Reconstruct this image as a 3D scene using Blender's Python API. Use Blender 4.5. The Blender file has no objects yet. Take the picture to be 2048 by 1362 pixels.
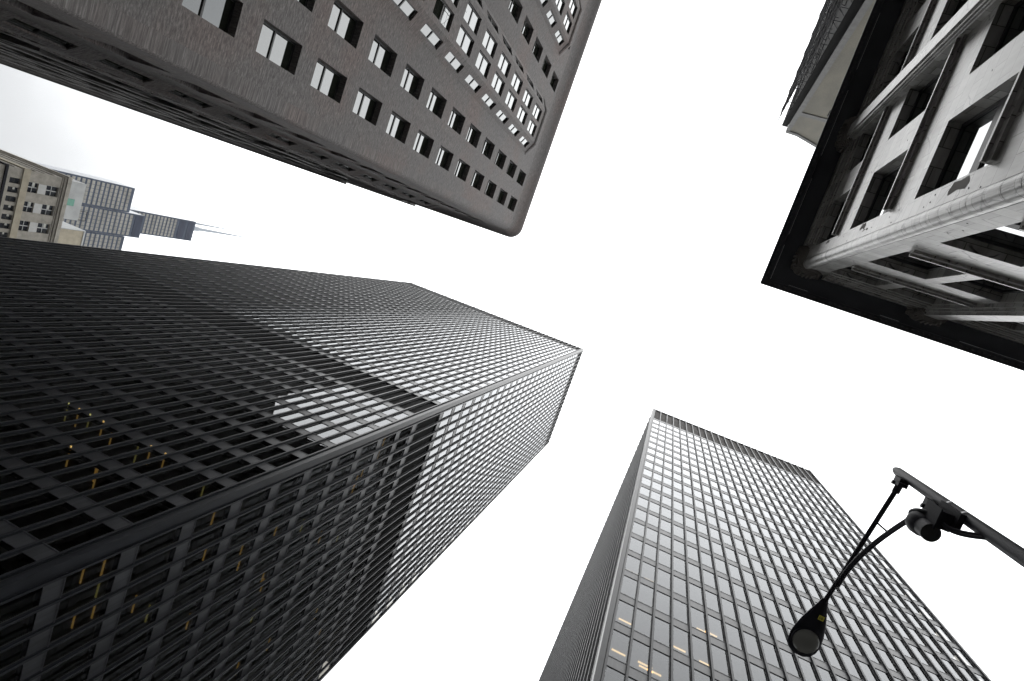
import bpy, math, random
from mathutils import Matrix, Vector
random.seed(7)
S = bpy.context.scene
COL = S.collection

# ------------------------------------------------------------------ camera
cam_d = bpy.data.cameras.new("camera")
cam_d.sensor_fit = 'HORIZONTAL'; cam_d.sensor_width = 36.0
cam_d.lens = 36.0 * 1185.3279 / 2048.0
cam_d.clip_start = 0.05; cam_d.clip_end = 20000
cam = bpy.data.objects.new("camera", cam_d); COL.objects.link(cam)
RW = ((0.9059410180025992, -0.3313293779819822, 0.2636128130165281),
      (0.3549503582546225, 0.9337411534635002, -0.04623528418391295),
      (-0.23082702414433498, 0.13545590284193906, 0.9635198925346304))   # world -> (right, down, forward)
right = Vector(RW[0]); down = Vector(RW[1]); fwd = Vector(RW[2])
CP = Vector((0, 0, 1.7))
m = Matrix((right, -down, -fwd)).transposed().to_4x4(); m.translation = CP
cam.matrix_world = m
S.camera = cam

# ------------------------------------------------------------------ sky, sun, exposure
SUN_EL, SUN_AZ = math.radians(80), math.radians(190)
w = bpy.data.worlds.new("World"); S.world = w; w.use_nodes = True
nt = w.node_tree; nt.nodes.clear()
def N(t, **k):
    n = nt.nodes.new(t)
    for a, b in k.items(): setattr(n, a, b)
    return n
out = N('ShaderNodeOutputWorld'); bg = N('ShaderNodeBackground'); bg.inputs[1].default_value = 0.10
sky = N('ShaderNodeTexSky', sky_type='NISHITA'); sky.sun_disc = False
sky.sun_elevation = SUN_EL; sky.sun_rotation = SUN_AZ; sky.dust_density = 3.0
hs = N('ShaderNodeHueSaturation'); hs.inputs['Saturation'].default_value = 0.15
nt.links.new(sky.outputs[0], hs.inputs['Color'])
tc = N('ShaderNodeTexCoord'); sx = N('ShaderNodeSeparateXYZ'); nt.links.new(tc.outputs['Generated'], sx.inputs[0])
mr = N('ShaderNodeMapRange'); mr.interpolation_type = 'SMOOTHSTEP'
mr.inputs[1].default_value = 0.40; mr.inputs[2].default_value = 0.93; mr.inputs[3].default_value = 3.8; mr.inputs[4].default_value = 8.5
noi = N('ShaderNodeTexNoise'); noi.inputs['Scale'].default_value = 3.2; noi.inputs['Detail'].default_value = 4; noi.inputs['Roughness'].default_value = 0.45
nt.links.new(tc.outputs['Generated'], noi.inputs['Vector'])
ma = N('ShaderNodeMath', operation='MULTIPLY_ADD'); ma.inputs[1].default_value = 0.22; ma.inputs[2].default_value = -0.11
nt.links.new(noi.outputs[0], ma.inputs[0])
ad = N('ShaderNodeMath', operation='ADD'); nt.links.new(sx.outputs['Z'], ad.inputs[0]); nt.links.new(ma.outputs[0], ad.inputs[1])
nt.links.new(ad.outputs[0], mr.inputs[0])
cl = N('ShaderNodeMix', data_type='RGBA', blend_type='MULTIPLY'); cl.inputs[0].default_value = 1.0
cl.inputs[6].default_value = (0.965, 0.985, 1.0, 1)
mw = N('ShaderNodeMapRange'); mw.interpolation_type = 'SMOOTHSTEP'      # darker cloud bank low in the west
mw.inputs[1].default_value = -0.86; mw.inputs[2].default_value = -0.62; mw.inputs[3].default_value = 0.42; mw.inputs[4].default_value = 1.0
aw = N('ShaderNodeMath', operation='ADD'); nt.links.new(sx.outputs['X'], aw.inputs[0]); nt.links.new(ma.outputs[0], aw.inputs[1]); nt.links.new(aw.outputs[0], mw.inputs[0])
mm_ = N('ShaderNodeMath', operation='MULTIPLY'); nt.links.new(mr.outputs[0], mm_.inputs[0]); nt.links.new(mw.outputs[0], mm_.inputs[1])
cmb = N('ShaderNodeCombineColor')
for i in range(3): nt.links.new(mm_.outputs[0], cmb.inputs[i])
nt.links.new(cmb.outputs[0], cl.inputs[7])
mx = N('ShaderNodeMix', data_type='RGBA'); mx.inputs[0].default_value = 0.92     # cloud cover over the clear sky
nt.links.new(hs.outputs[0], mx.inputs[6]); nt.links.new(cl.outputs[2], mx.inputs[7])
nt.links.new(mx.outputs[2], bg.inputs[0]); nt.links.new(bg.outputs[0], out.inputs[0])

sun_d = bpy.data.lights.new("sun", 'SUN'); sun_d.energy = 0.5; sun_d.angle = math.radians(90); sun_d.color = (1, 0.97, 0.93)
sun = bpy.data.objects.new("sun", sun_d); COL.objects.link(sun)
sd = Vector((math.cos(SUN_EL) * math.sin(SUN_AZ), math.cos(SUN_EL) * math.cos(SUN_AZ), math.sin(SUN_EL)))
sun.rotation_euler = (-sd).to_track_quat('-Z', 'Y').to_euler()
sun.location = (0, 0, 300)
S.view_settings.view_transform = 'Standard'; S.view_settings.look = 'None'
S.view_settings.exposure = 2.0; S.view_settings.gamma = 1.0
S.cycles.max_bounces = 8; S.cycles.transparent_max_bounces = 12; S.cycles.diffuse_bounces = 3

# ------------------------------------------------------------------ materials
MATS = {}
def base_mat(name):
    mt = bpy.data.materials.new(name); mt.use_nodes = True
    MATS[name] = mt
    return mt, mt.node_tree, mt.node_tree.nodes['Principled BSDF']
def uvmap(t, sx=1, sy=1, sz=1):
    uv = t.nodes.new('ShaderNodeUVMap'); mp = t.nodes.new('ShaderNodeMapping')
    mp.inputs['Scale'].default_value = (sx, sy, sz); t.links.new(uv.outputs[0], mp.inputs[0])
    return mp.outputs[0]
def noise(t, vec, scale, detail=4, rough=0.55):
    n = t.nodes.new('ShaderNodeTexNoise'); n.inputs['Scale'].default_value = scale
    n.inputs['Detail'].default_value = detail; n.inputs['Roughness'].default_value = rough
    t.links.new(vec, n.inputs['Vector']); return n.outputs[0]
def ramp(t, fac, stops):
    r = t.nodes.new('ShaderNodeValToRGB'); e = r.color_ramp.elements
    while len(e) < len(stops): e.new(0.5)
    for k, (p, c) in enumerate(stops):
        e[k].position = p; e[k].color = (*c, 1)
    t.links.new(fac, r.inputs[0]); return r.outputs[0]
def mul(t, a, b, f=1.0, mode='MULTIPLY'):
    x = t.nodes.new('ShaderNodeMix'); x.data_type = 'RGBA'; x.blend_type = mode; x.inputs[0].default_value = f
    for s_, v in ((6, a), (7, b)):
        if isinstance(v, tuple): x.inputs[s_].default_value = (*v, 1)
        else: t.links.new(v, x.inputs[s_])
    return x.outputs[2]
def bump(t, p, h, strength, dist):
    b = t.nodes.new('ShaderNodeBump'); b.inputs['Strength'].default_value = strength; b.inputs['Distance'].default_value = dist
    t.links.new(h, b.inputs['Height']); t.links.new(b.outputs[0], p.inputs['Normal'])

def steel(name, col, rough, streak=0.35, spec=0.5):
    mt, t, p = base_mat(name)
    v = uvmap(t, 2.2, 0.12); n1 = noise(t, v, 3.0, 5)
    v2 = uvmap(t, 1, 1); n2 = noise(t, v2, 0.7, 3)
    c = ramp(t, n1, [(0.3, tuple(x * (1 - streak) for x in col)), (0.7, tuple(x * (1 + streak) for x in col))])
    c = mul(t, c, ramp(t, n2, [(0.3, (0.75,) * 3), (0.7, (1.2,) * 3)]))
    t.links.new(c, p.inputs['Base Color']); p.inputs['Roughness'].default_value = rough
    p.inputs['Specular IOR Level'].default_value = spec
    return mt
steel('painted_steel', (0.010, 0.011, 0.0135), 0.42, 0.3, 0.15)
steel('spandrel_steel', (0.030, 0.031, 0.034), 0.46, 0.3, 0.34)
steel('louver_shade_black', (0.003, 0.003, 0.003), 0.8, 0.3, 0.05)
steel('screen_brown', (0.050, 0.046, 0.043), 0.8, 0.15, 0.1)
steel('black_iron', (0.012, 0.012, 0.016), 0.7, 0.3, 0.12)
steel('lamp_paint', (0.016, 0.016, 0.021), 0.55, 0.35, 0.12)
steel('strap_and_highlight', (0.75, 0.76, 0.78), 0.35, 0.1)
steel('window_frame_dark', (0.010, 0.010, 0.010), 0.5, 0.2)
steel('pale_frame', (0.45, 0.46, 0.46), 0.5, 0.1)

def plain(name, col, rough=0.8, var=0.2, scale=1.5):
    mt, t, p = base_mat(name)
    n1 = noise(t, uvmap(t), scale, 5)
    t.links.new(ramp(t, n1, [(0.3, tuple(x * (1 - var) for x in col)), (0.7, tuple(x * (1 + var) for x in col))]), p.inputs['Base Color'])
    p.inputs['Roughness'].default_value = rough
    return mt
plain('ceiling_white', (0.30, 0.29, 0.26)); plain('core_grey', (0.05, 0.05, 0.05)); plain('roof_felt', (0.06, 0.06, 0.06))
plain('cream_stone', (0.265, 0.248, 0.215), 0.85, 0.22, 0.9); plain('pale_panel', (0.40, 0.40, 0.39), 0.7, 0.1)
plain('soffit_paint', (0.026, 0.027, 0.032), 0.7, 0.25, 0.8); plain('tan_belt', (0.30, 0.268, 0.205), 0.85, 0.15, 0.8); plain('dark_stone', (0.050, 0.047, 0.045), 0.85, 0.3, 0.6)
plain('grey_block', (0.34, 0.35, 0.35), 0.8, 0.12, 0.5); plain('teal_panel', (0.10, 0.26, 0.20), 0.6, 0.15)
plain('asphalt', (0.05, 0.05, 0.052), 0.9); plain('paving', (0.16, 0.155, 0.15), 0.9, 0.15, 0.8); plain('kerb_stone', (0.13, 0.13, 0.125))
plain('paint_white', (0.7, 0.7, 0.68)); plain('mast_white', (0.17, 0.19, 0.215), 0.5, 0.1); plain('plank', (0.05, 0.045, 0.04))
plain('grime_stone', (0.10, 0.092, 0.082), 0.85, 0.3, 1.2); plain('yellow_sticker', (0.55, 0.50, 0.05), 0.5, 0.05); plain('ink', (0.01, 0.01, 0.01))
plain('blind_white', (0.5, 0.5, 0.46), 0.8, 0.08)

# brown brick, courses run along the wall
mt, t, p = base_mat('brown_brick')
v = uvmap(t, 2.6, 13.0); n1 = noise(t, v, 1.0, 6, 0.75)
n2 = noise(t, uvmap(t, 1, 1), 0.16, 4, 0.6); n3 = noise(t, uvmap(t, 2.0, 4.0), 3.0, 6, 0.8)
c = ramp(t, n1, [(0.36, (0.054, 0.048, 0.046)), (0.5, (0.104, 0.094, 0.090)), (0.66, (0.185, 0.171, 0.166))])
c = mul(t, c, ramp(t, n2, [(0.33, (1.10, 0.93, 0.88)), (0.5, (0.98, 0.98, 0.98)), (0.7, (0.90, 0.93, 0.96))]))
c = mul(t, c, ramp(t, n3, [(0.35, (0.7,) * 3), (0.65, (1.3,) * 3)]))
t.links.new(c, p.inputs['Base Color']); p.inputs['Roughness'].default_value = 0.82
bump(t, p, n1, 0.5, 0.02)

# terracotta facing in blocks
mt, t, p = base_mat('terracotta')
uv = uvmap(t)
bk = t.nodes.new('ShaderNodeTexBrick'); t.links.new(uv, bk.inputs['Vector'])
bk.inputs['Scale'].default_value = 1.0; bk.inputs['Brick Width'].default_value = 0.62; bk.inputs['Row Height'].default_value = 0.34
bk.inputs['Mortar Size'].default_value = 0.009; bk.inputs['Mortar Smooth'].default_value = 0.3; bk.inputs['Bias'].default_value = 0.0
bk.inputs['Color1'].default_value = (0.17, 0.167, 0.156, 1); bk.inputs['Color2'].default_value = (0.33, 0.326, 0.312, 1); bk.inputs['Mortar'].default_value = (0.07, 0.065, 0.055, 1)
stain = noise(t, uvmap(t, 3.0, 0.5), 1.6, 6, 0.65); blot = noise(t, uv, 1.1, 5, 0.6)
c = mul(t, bk.outputs[0], ramp(t, stain, [(0.3, (0.55, 0.54, 0.52)), (0.55, (1, 1, 1)), (0.75, (1.12, 1.12, 1.12))]))
c = mul(t, c, ramp(t, blot, [(0.28, (0.72, 0.70, 0.66)), (0.5, (1, 1, 1))]))
# hairline cracks
vo = t.nodes.new('ShaderNodeTexVoronoi'); vo.feature = 'DISTANCE_TO_EDGE'; vo.inputs['Scale'].default_value = 0.75
wob = t.nodes.new('ShaderNodeVectorMath'); wob.operation = 'MULTIPLY_ADD'
nn = t.nodes.new('ShaderNodeTexNoise'); nn.inputs['Scale'].default_value = 2.2; t.links.new(uv, nn.inputs['Vector'])
t.links.new(nn.outputs['Color'], wob.inputs[0]); wob.inputs[1].default_value = (0.6, 0.6, 0); t.links.new(uv, wob.inputs[2])
t.links.new(wob.outputs[0], vo.inputs['Vector'])
crm = noise(t, uv, 0.8, 2)
ck = t.nodes.new('ShaderNodeMath'); ck.operation = 'MULTIPLY_ADD'; ck.inputs[1].default_value = 1.0
gate = ramp(t, crm, [(0.47, (0, 0, 0)), (0.51, (1, 1, 1))])
cm = ramp(t, vo.outputs[0], [(0.0, (0.08,) * 3), (0.018, (1, 1, 1))])
x = t.nodes.new('ShaderNodeMix'); x.data_type = 'RGBA'; t.links.new(gate, x.inputs[0]); x.inputs[6].default_value = (1, 1, 1, 1); t.links.new(cm, x.inputs[7])
c = mul(t, c, x.outputs[2])
t.links.new(c, p.inputs['Base Color']); p.inputs['Roughness'].default_value = 0.36; p.inputs['Specular IOR Level'].default_value = 0.42
bump(t, p, bk.outputs['Fac'], -0.5, 0.02)

# tan brick
mt, t, p = base_mat('tan_brick')
uv = uvmap(t); bk = t.nodes.new('ShaderNodeTexBrick'); t.links.new(uv, bk.inputs['Vector'])
bk.inputs['Brick Width'].default_value = 0.5; bk.inputs['Row Height'].default_value = 0.2; bk.inputs['Mortar Size'].default_value = 0.02
bk.inputs['Color1'].default_value = (0.175, 0.165, 0.134, 1); bk.inputs['Color2'].default_value = (0.215, 0.204, 0.168, 1); bk.inputs['Mortar'].default_value = (0.16, 0.152, 0.13, 1)
st = noise(t, uvmap(t, 1, 0.3), 0.7, 5)
t.links.new(mul(t, bk.outputs[0], ramp(t, st, [(0.3, (0.8, 0.8, 0.8)), (0.7, (1.1, 1.08, 1.03))])), p.inputs['Base Color'])
p.inputs['Roughness'].default_value = 0.9

def glass(name, ior, inner, tcol=None, wav=0.02, wscale=0.5):
    mt = bpy.data.materials.new(name); mt.use_nodes = True; MATS[name] = mt
    t = mt.node_tree; t.nodes.clear(); o = t.nodes.new('ShaderNodeOutputMaterial')
    g = t.nodes.new('ShaderNodeBsdfGlossy'); g.inputs['Roughness'].default_value = 0.0; g.inputs['Color'].default_value = ((0.74, 0.755, 0.775, 1) if name == 'office_glass' else (0.95, 0.97, 0.98, 1))
    if tcol: b = t.nodes.new('ShaderNodeBsdfTransparent'); b.inputs[0].default_value = (*tcol, 1)
    else: b = t.nodes.new('ShaderNodeBsdfDiffuse'); b.inputs[0].default_value = (*inner, 1)
    fr = t.nodes.new('ShaderNodeFresnel'); fr.inputs[0].default_value = ior
    mx = t.nodes.new('ShaderNodeMixShader')
    uv = uvmap(t); h = noise(t, uv, wscale, 2, 0.4)
    bp = t.nodes.new('ShaderNodeBump'); bp.inputs['Strength'].default_value = wav; bp.inputs['Distance'].default_value = 0.3
    t.links.new(h, bp.inputs['Height']); t.links.new(bp.outputs[0], g.inputs['Normal'])
    t.links.new(fr.outputs[0], mx.inputs[0]); t.links.new(b.outputs[0], mx.inputs[1]); t.links.new(g.outputs[0], mx.inputs[2])
    t.links.new(mx.outputs[0], o.inputs[0]); return mt
glass('office_glass', 1.49, None, (0.20, 0.19, 0.17), 0.008)
glass('old_glass', 1.95, (0.012, 0.014, 0.010), None, 0.015)
glass('store_glass', 1.6, (0.006, 0.006, 0.007), None, 0.01)
glass('far_glass', 1.6, (0.03, 0.033, 0.04), None, 0.03)
glass('lens_glass', 1.4, (0.16, 0.16, 0.145), None, 0.1)
for nm, col, e in (('warm_tube', (1.0, 0.66, 0.20), 0.10), ('green_tube', (0.75, 0.72, 0.26), 0.08), ('office_tube', (1.0, 0.74, 0.38), 0.9)):
    mt, t, p = base_mat(nm); p.inputs['Base Color'].default_value = (*col, 1)
    p.inputs['Emission Color'].default_value = (*col, 1); p.inputs['Emission Strength'].default_value = e

# ------------------------------------------------------------------ mesh helpers
class MB:
    def __init__(s, xf=None): s.v = []; s.f = []; s.uv = []; s.m = []; s.mats = []; s.xf = xf; s.cur = 0; s.cuts = []
    def mat(s, name):
        if name not in s.mats: s.mats.append(name)
        s.cur = s.mats.index(name); return s
    def face(s, pts, uv=None):
        pts = [Vector(q) for q in pts]
        if s.xf: pts = [s.xf(q) for q in pts]
        if uv is None:
            n = (pts[1] - pts[0]).cross(pts[2] - pts[0])
            if n.length < 1e-12 and len(pts) > 3: n = (pts[2] - pts[0]).cross(pts[3] - pts[0])
            a = [abs(c) for c in n]
            if a[2] >= max(a[0], a[1]): uv = [(q.x, q.y) for q in pts]
            elif a[0] > a[1]: uv = [(q.y, q.z) for q in pts]
            else: uv = [(q.x, q.z) for q in pts]
        i = len(s.v); s.v += pts; s.f.append(tuple(range(i, i + len(pts)))); s.uv += uv; s.m.append(s.cur)
        return s
    def cut(s): s.cuts.append(len(s.f))
    def hexa(s, a, b):      # bottom ring a (4), top ring b (4), any order consistent ccw seen from above
        s.cut(); s.face(a[::-1]); s.face(b)
        for k in range(4): s.face([a[k], a[(k + 1) % 4], b[(k + 1) % 4], b[k]])
        return s
    def box(s, x0, x1, y0, y1, z0, z1):
        x0, x1 = sorted((x0, x1)); y0, y1 = sorted((y0, y1)); z0, z1 = sorted((z0, z1))
        r = lambda z: [(x0, y0, z), (x1, y0, z), (x1, y1, z), (x0, y1, z)]
        return s.hexa(r(z0), r(z1))
    def prism(s, poly, z0, z1):   # ccw polygon
        a = [(q[0], q[1], z0) for q in poly]; b = [(q[0], q[1], z1) for q in poly]
        s.cut(); s.face(a[::-1]); s.face(b); n = len(poly)
        for k in range(n): s.face([a[k], a[(k + 1) % n], b[(k + 1) % n], b[k]])
        return s
    def tube(s, pts, r, n=10, cap=True):
        pts = [Vector(q) for q in pts]; rs = r if isinstance(r, (list, tuple)) else [r] * len(pts)
        s.cut(); rings = []; prev = None
        for i, q in enumerate(pts):
            d = (pts[min(i + 1, len(pts) - 1)] - pts[max(i - 1, 0)]).normalized()
            if prev is None:
                prev = d.orthogonal().normalized()
            prev = (prev - d * prev.dot(d)).normalized(); o = d.cross(prev)
            rings.append([q + (prev * math.cos(2 * math.pi * k / n) + o * math.sin(2 * math.pi * k / n)) * rs[i] for k in range(n)])
        L = 0
        for i in range(len(rings) - 1):
            dl = (pts[i + 1] - pts[i]).length
            for k in range(n):
                a, b = rings[i], rings[i + 1]; k2 = (k + 1) % n
                s.face([a[k], a[k2], b[k2], b[k]], [(k * .1, L), (k * .1 + .1, L), (k * .1 + .1, L + dl), (k * .1, L + dl)])
            L += dl
        if cap: s.face(rings[0][::-1]); s.face(rings[-1])
        return s
    def build_each(s, name, parent=None, **props):
        cuts = s.cuts + [len(s.f)]; res = []
        for a, b_ in zip(cuts, cuts[1:]):
            if b_ <= a: continue
            c = MB(); c.mats = s.mats; i0 = s.f[a][0]; i1 = s.f[b_ - 1][-1] + 1
            c.v = s.v[i0:i1]; c.uv = s.uv[i0:i1]; c.f = [tuple(k - i0 for k in f) for f in s.f[a:b_]]; c.m = s.m[a:b_]
            res.append(c.build(name, parent, **props))
        return res
    def build(s, name, parent=None, smooth=False, **props):
        me = bpy.data.meshes.new(name); me.from_pydata([tuple(q) for q in s.v], [], s.f)
        uvl = me.uv_layers.new(name='UVMap')
        flat = [c for q in s.uv for c in q]; uvl.data.foreach_set('uv', flat)
        for nm in s.mats: me.materials.append(MATS[nm])
        me.polygons.foreach_set('material_index', s.m)
        if smooth:
            import bmesh
            bm = bmesh.new(); bm.from_mesh(me); bmesh.ops.remove_doubles(bm, verts=bm.verts, dist=1e-5); bm.to_mesh(me); bm.free()
            me.polygons.foreach_set('use_smooth', [True] * len(me.polygons))
            me.set_sharp_from_angle(angle=math.radians(35))
        me.update()
        o = bpy.data.objects.new(name, me); COL.objects.link(o)
        if parent: o.parent = parent
        for k, v_ in props.items(): o[k] = v_
        return o
def thing(name, label, cat, loc=(0, 0, 0), group=None):
    o = bpy.data.objects.new(name, None); COL.objects.link(o); o.location = (0, 0, 0); o.empty_display_size = 2
    o['label'] = label; o['category'] = cat
    if group: o['group'] = group
    o['_loc'] = loc
    return o
def settle(o):      # put the empty at the thing's base, leaving its parts where they stand
    loc = Vector(o['_loc']); del o['_loc']
    o.location = loc
    for c in o.children: c.location = Vector(c.location) - loc
def dup(o, parent, loc):
    c = o.copy(); COL.objects.link(c); c.parent = parent; c.location = loc; return c

# ------------------------------------------------------------------ steel and glass towers
def office_tower(root, faces, outline, z_mull0, ztop, spans, bands, tubes, slab_in, hw):
    """faces: list of (O, U, Nn, mull_positions, has_windows). U along the wall, Nn outwards (unit).
    spans: list of (z_sill, z_head) of window rows; bands: (z0,z1,mat) recessed bands."""
    # mullions
    nm = 0; store = {}
    for fi, (O, U, Nn, ms, uend) in enumerate(faces):
        O = Vector(O); U = Vector(U); Nn = Vector(Nn); Z = Vector((0, 0, 1))
        b = MB().mat('painted_steel')
        def P(u, n, z): return U * u + Nn * n + Z * z
        def bx(u0, u1, n0, n1, z0, z1):
            if (U.cross(Nn)).z > 0: r = lambda z: [P(u0, n0, z), P(u1, n0, z), P(u1, n1, z), P(u0, n1, z)]
            else: r = lambda z: [P(u0, n1, z), P(u1, n1, z), P(u1, n0, z), P(u0, n0, z)]
            b.hexa(r(z0), r(z1))
        bx(-.065, .065, .125, .145, z_mull0, ztop - .06); bx(-.014, .014, .012, .125, z_mull0, ztop - .07)
        bx(-.075, .075, -.05, .012, z_mull0, ztop - .08)
        b.mat('window_frame_dark'); bx(-hw, -.076, -.06, -.012, z_mull0, ztop - .6); bx(.076, hw, -.06, -.012, z_mull0, ztop - .6)  # dark strips beside each mullion: frame, with its recess shadow put into colour
        o = b.build('mullion', root); o.location = O + U * ms[0]
        for u in ms[1:]: dup(o, root, O + U * u)
    # spandrels: strip per storey
    edges = []
    zs = sorted(spans)
    lows = [z_mull0] + [s_[1] for s_ in zs]
    strips = []; prev = z_mull0 + 0.01
    allrows = sorted([(a, b_, None) for a, b_ in zs] + [(a, b_, mm) for a, b_, mm in bands])
    for a, b_, mm in allrows:
        if a - prev > .02: strips.append((prev, a))
        prev = b_
    strips.append((prev, ztop))
    for (a, b_) in strips:
        q = MB().mat('spandrel_steel')
        for (O, U, Nn, ms, uend) in faces:
            O = Vector(O); U = Vector(U); Nn = Vector(Nn); Z = Vector((0, 0, 1))
            u0, u1 = ms[0] - .05, uend
            P = lambda u, n, z: O + U * u + Nn * n + Z * z
            if (U.cross(Nn)).z > 0: r = lambda z: [P(u0, -.30, z), P(u1, -.30, z), P(u1, 0, z), P(u0, 0, z)]
            else: r = lambda z: [P(u0, 0, z), P(u1, 0, z), P(u1, -.30, z), P(u0, -.30, z)]
            q.hexa(r(a), r(b_))
            # thin sill lip
            if (U.cross(Nn)).z > 0: r2 = lambda z: [P(u0, .0, z), P(u1, .0, z), P(u1, .02, z), P(u0, .02, z)]
            else: r2 = lambda z: [P(u0, .02, z), P(u1, .02, z), P(u1, .0, z), P(u0, .0, z)]
            q.hexa(r2(b_ - .07), r2(b_ - .005))
        q.build('spandrel', root)
    for (a, b_, mm) in bands:
        q = MB().mat(mm)
        for (O, U, Nn, ms, uend) in faces:
            O = Vector(O); U = Vector(U); Nn = Vector(Nn); Z = Vector((0, 0, 1)); u0, u1 = ms[0] + .02, uend - .02
            P = lambda u, n, z: O + U * u + Nn * n + Z * z
            if (U.cross(Nn)).z > 0: r = lambda z: [P(u0, -.44, z), P(u1, -.44, z), P(u1, -.165, z), P(u0, -.165, z)]
            else: r = lambda z: [P(u0, -.165, z), P(u1, -.165, z), P(u1, -.44, z), P(u0, -.44, z)]
            q.hexa(r(a - .02), r(b_ + .02))
        q.build('louver_band', root)
    # window panes
    panes = []
    for (O, U, Nn, ms, uend) in faces:
        O = Vector(O); U = Vector(U); Nn = Vector(Nn)
        for i in range(len(ms)):
            ua = ms[i] + hw - .004; ub = (ms[i + 1] if i + 1 < len(ms) else uend + .05) - hw + .004
            if ub - ua < .3: continue
            for (a, b_) in zs:
                panes.append((O, U, Nn, ua, ub, a, b_))
    def pane_pts(pn, org=None):
        O, U, Nn, ua, ub, a, b_ = pn
        t1, t2, t3 = [random.uniform(-.002, .002) for _ in range(3)]
        d = -.042
        P = lambda u, n, z: O + U * u + Nn * n + Vector((0, 0, z))
        q = [P(ua, d + t1, a), P(ub, d + t2, a), P(ub, d + t3, b_), P(ua, d + t1 + t3 - t2, b_)]
        if (U.cross(Vector((0, 0, 1)))).dot(Nn) < 0: q = q[::-1]
        return q
    def size(pn):
        c = pn[0] + pn[1] * ((pn[3] + pn[4]) / 2) + Vector((0, 0, (pn[5] + pn[6]) / 2)) - CP
        f = c.dot(fwd)
        if f <= 1: return -1
        px = c.dot(right) / f; py = c.dot(down) / f
        if abs(px) > .84 or abs(py) > .56: return -1
        return abs(c.normalized().dot(pn[2])) / c.length_squared
    panes.sort(key=size, reverse=True)
    for pn in panes[:100]:
        q = MB().mat('office_glass'); q.face(pane_pts(pn)); q.build('window', root)
    q = MB().mat('office_glass')
    for pn in panes[100:]: q.face(pane_pts(pn))
    q.build('window', root, kind='stuff')
    # inside: ceilings and core
    q = MB().mat('ceiling_white')
    inner = [(x_, y_) for x_, y_ in outline]
    cx = sum(a for a, _ in inner) / len(inner); cy = sum(b for _, b in inner) / len(inner)
    def inset(poly, d):
        res = []
        for (a, b_) in poly:
            res.append((a + (d if a < cx else -d), b_ + (d if b_ < cy else -d)))
        return res
    p1 = inset(inner, .42)
    for (a, b_) in strips[:-1]:
        if b_ - a < 4: q.prism(p1, a + .12, b_ - .12)
    q.build_each('interior_ceiling', root)
    q = MB().mat('core_grey'); q.prism(inset(inner, slab_in), 0, ztop - 1.5); q.build('core', root)
    q = MB().mat('roof_felt'); q.prism(inset(inner, .43), ztop - .9, ztop - .5); q.build('roof', root)
    # lit ceiling tubes
    for (x_, y_, z_, lx, ly, mm) in tubes:
        q = MB().mat(mm); q.box(x_ - lx / 2, x_ + lx / 2, y_ - ly / 2, y_ + ly / 2, z_ - .05, z_ - .002); q.build('ceiling_light', root)

# ---- tower A: tall, north-west corner
rootA = thing('office_tower', 'tallest black steel and glass tower, its dark gridded corner edge running to the lower left', 'skyscraper', (-48, 33, 0))
spA = [(158.30 - 3.755 * k, 158.30 - 3.755 * k + 2.80) for k in range(26)]
spA += [(53.40 - 3.62 * k, 53.40 - 3.62 * k + 2.66) for k in range(13)]
bandsA = [(57.15, 63.40, 'louver_shade_black'), (162.7, 169.9, 'louver_shade_black')]
mS = [0.48 + 1.195 * k for k in range(48)]           # along -x from x=-19.7
mE = [0.67 + 1.233 * k for k in range(24)]
facesA = [((-19.70, 18.50, 0), (-1, 0, 0), (0, -1, 0), mS, 56.8), ((-19.72, 18.50, 0), (0, 1, 0), (1, 0, 0), mE, 29.3)]
outA = [(-76.55, 18.5), (-19.72, 18.5), (-19.72, 47.8), (-76.55, 47.8)]
tub = []
def tubeS(px, py, plane_y, mm='warm_tube'): pass
def raypt(px, py):
    d = right * ((px - 1024) / 1185.3279) + down * ((py - 681) / 1185.3279) + fwd
    return d
def ceil_z(z, sp):
    # ceiling above a given height
    hs_ = sorted(b for a, b in sp)
    for h_ in hs_:
        if h_ + .12 > z: return h_ + .12
    return z
def add_tube(L, px, py, axis, plane, sp, length, mm='warm_tube', depth=1.1, along='y'):
    d = raypt(px, py)
    t_ = (plane / d.x) if axis == 'x' else (plane / d.y)
    q = CP + d * t_
    sgn = -1 if axis == 'x' else 1
    zc = ceil_z(q.z, sp)
    t2 = (zc - .03 - 1.7) / d.z
    q = CP + d * t2
    if axis == 'x': q.x = min(q.x, plane - .55)
    else: q.y = max(q.y, plane + .55)
    L.append((q.x, q.y, zc, .085 if along == 'y' else length, length if along == 'y' else .085, mm))
tubesA = []
for px, py in ((133, 823), (155, 832), (178, 838), (203, 858), (222, 875), (140, 900), (271, 912), (298, 908), (326, 925), (192, 938), (190, 958)):
    add_tube(tubesA, px, py, 'y', 18.5, spA, 1.3, random.choice(('warm_tube', 'green_tube')))
add_tube(tubesA, 406, 978, 'y', 18.5, spA, 1.0, 'green_tube')
for px, py in ((426, 1035), (410, 1105), (206, 1135), (165, 1147), (196, 1175), (188, 1217), (148, 1237), (268, 1208), (295, 1227), (376, 1243), (552, 1058), (604, 1051),
               (640, 1075), (676, 1072), (484, 1095), (478, 1127), (526, 1152), (524, 1170), (505, 1232), (632, 1228), (706, 978), (712, 962), (730, 945), (744, 930), (768, 882), (757, 908), (742, 932), (537, 1290), (474, 1338), (640, 1262)):
    add_tube(tubesA, px, py, 'x', -19.72, spA, 1.1, 'warm_tube' if random.random() < .7 else 'green_tube')
office_tower(rootA, facesA, outA, 4.6, 171.0, spA, bandsA, tubesA, 4.2, .14)
q = MB().mat('painted_steel')
q.box(-19.94, -19.62, 18.40, 18.98, 0, 170.9)
q.build('corner_column', rootA)
q = MB().mat('painted_steel')
q.box(-76.70, -76.45, 18.40, 18.9, 0, 170.9); q.build('corner_column', rootA)
q = MB().mat('painted_steel'); q.box(-19.78, -19.60, 47.55, 47.85, 0, 170.9); q.build('corner_column', rootA)
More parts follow.
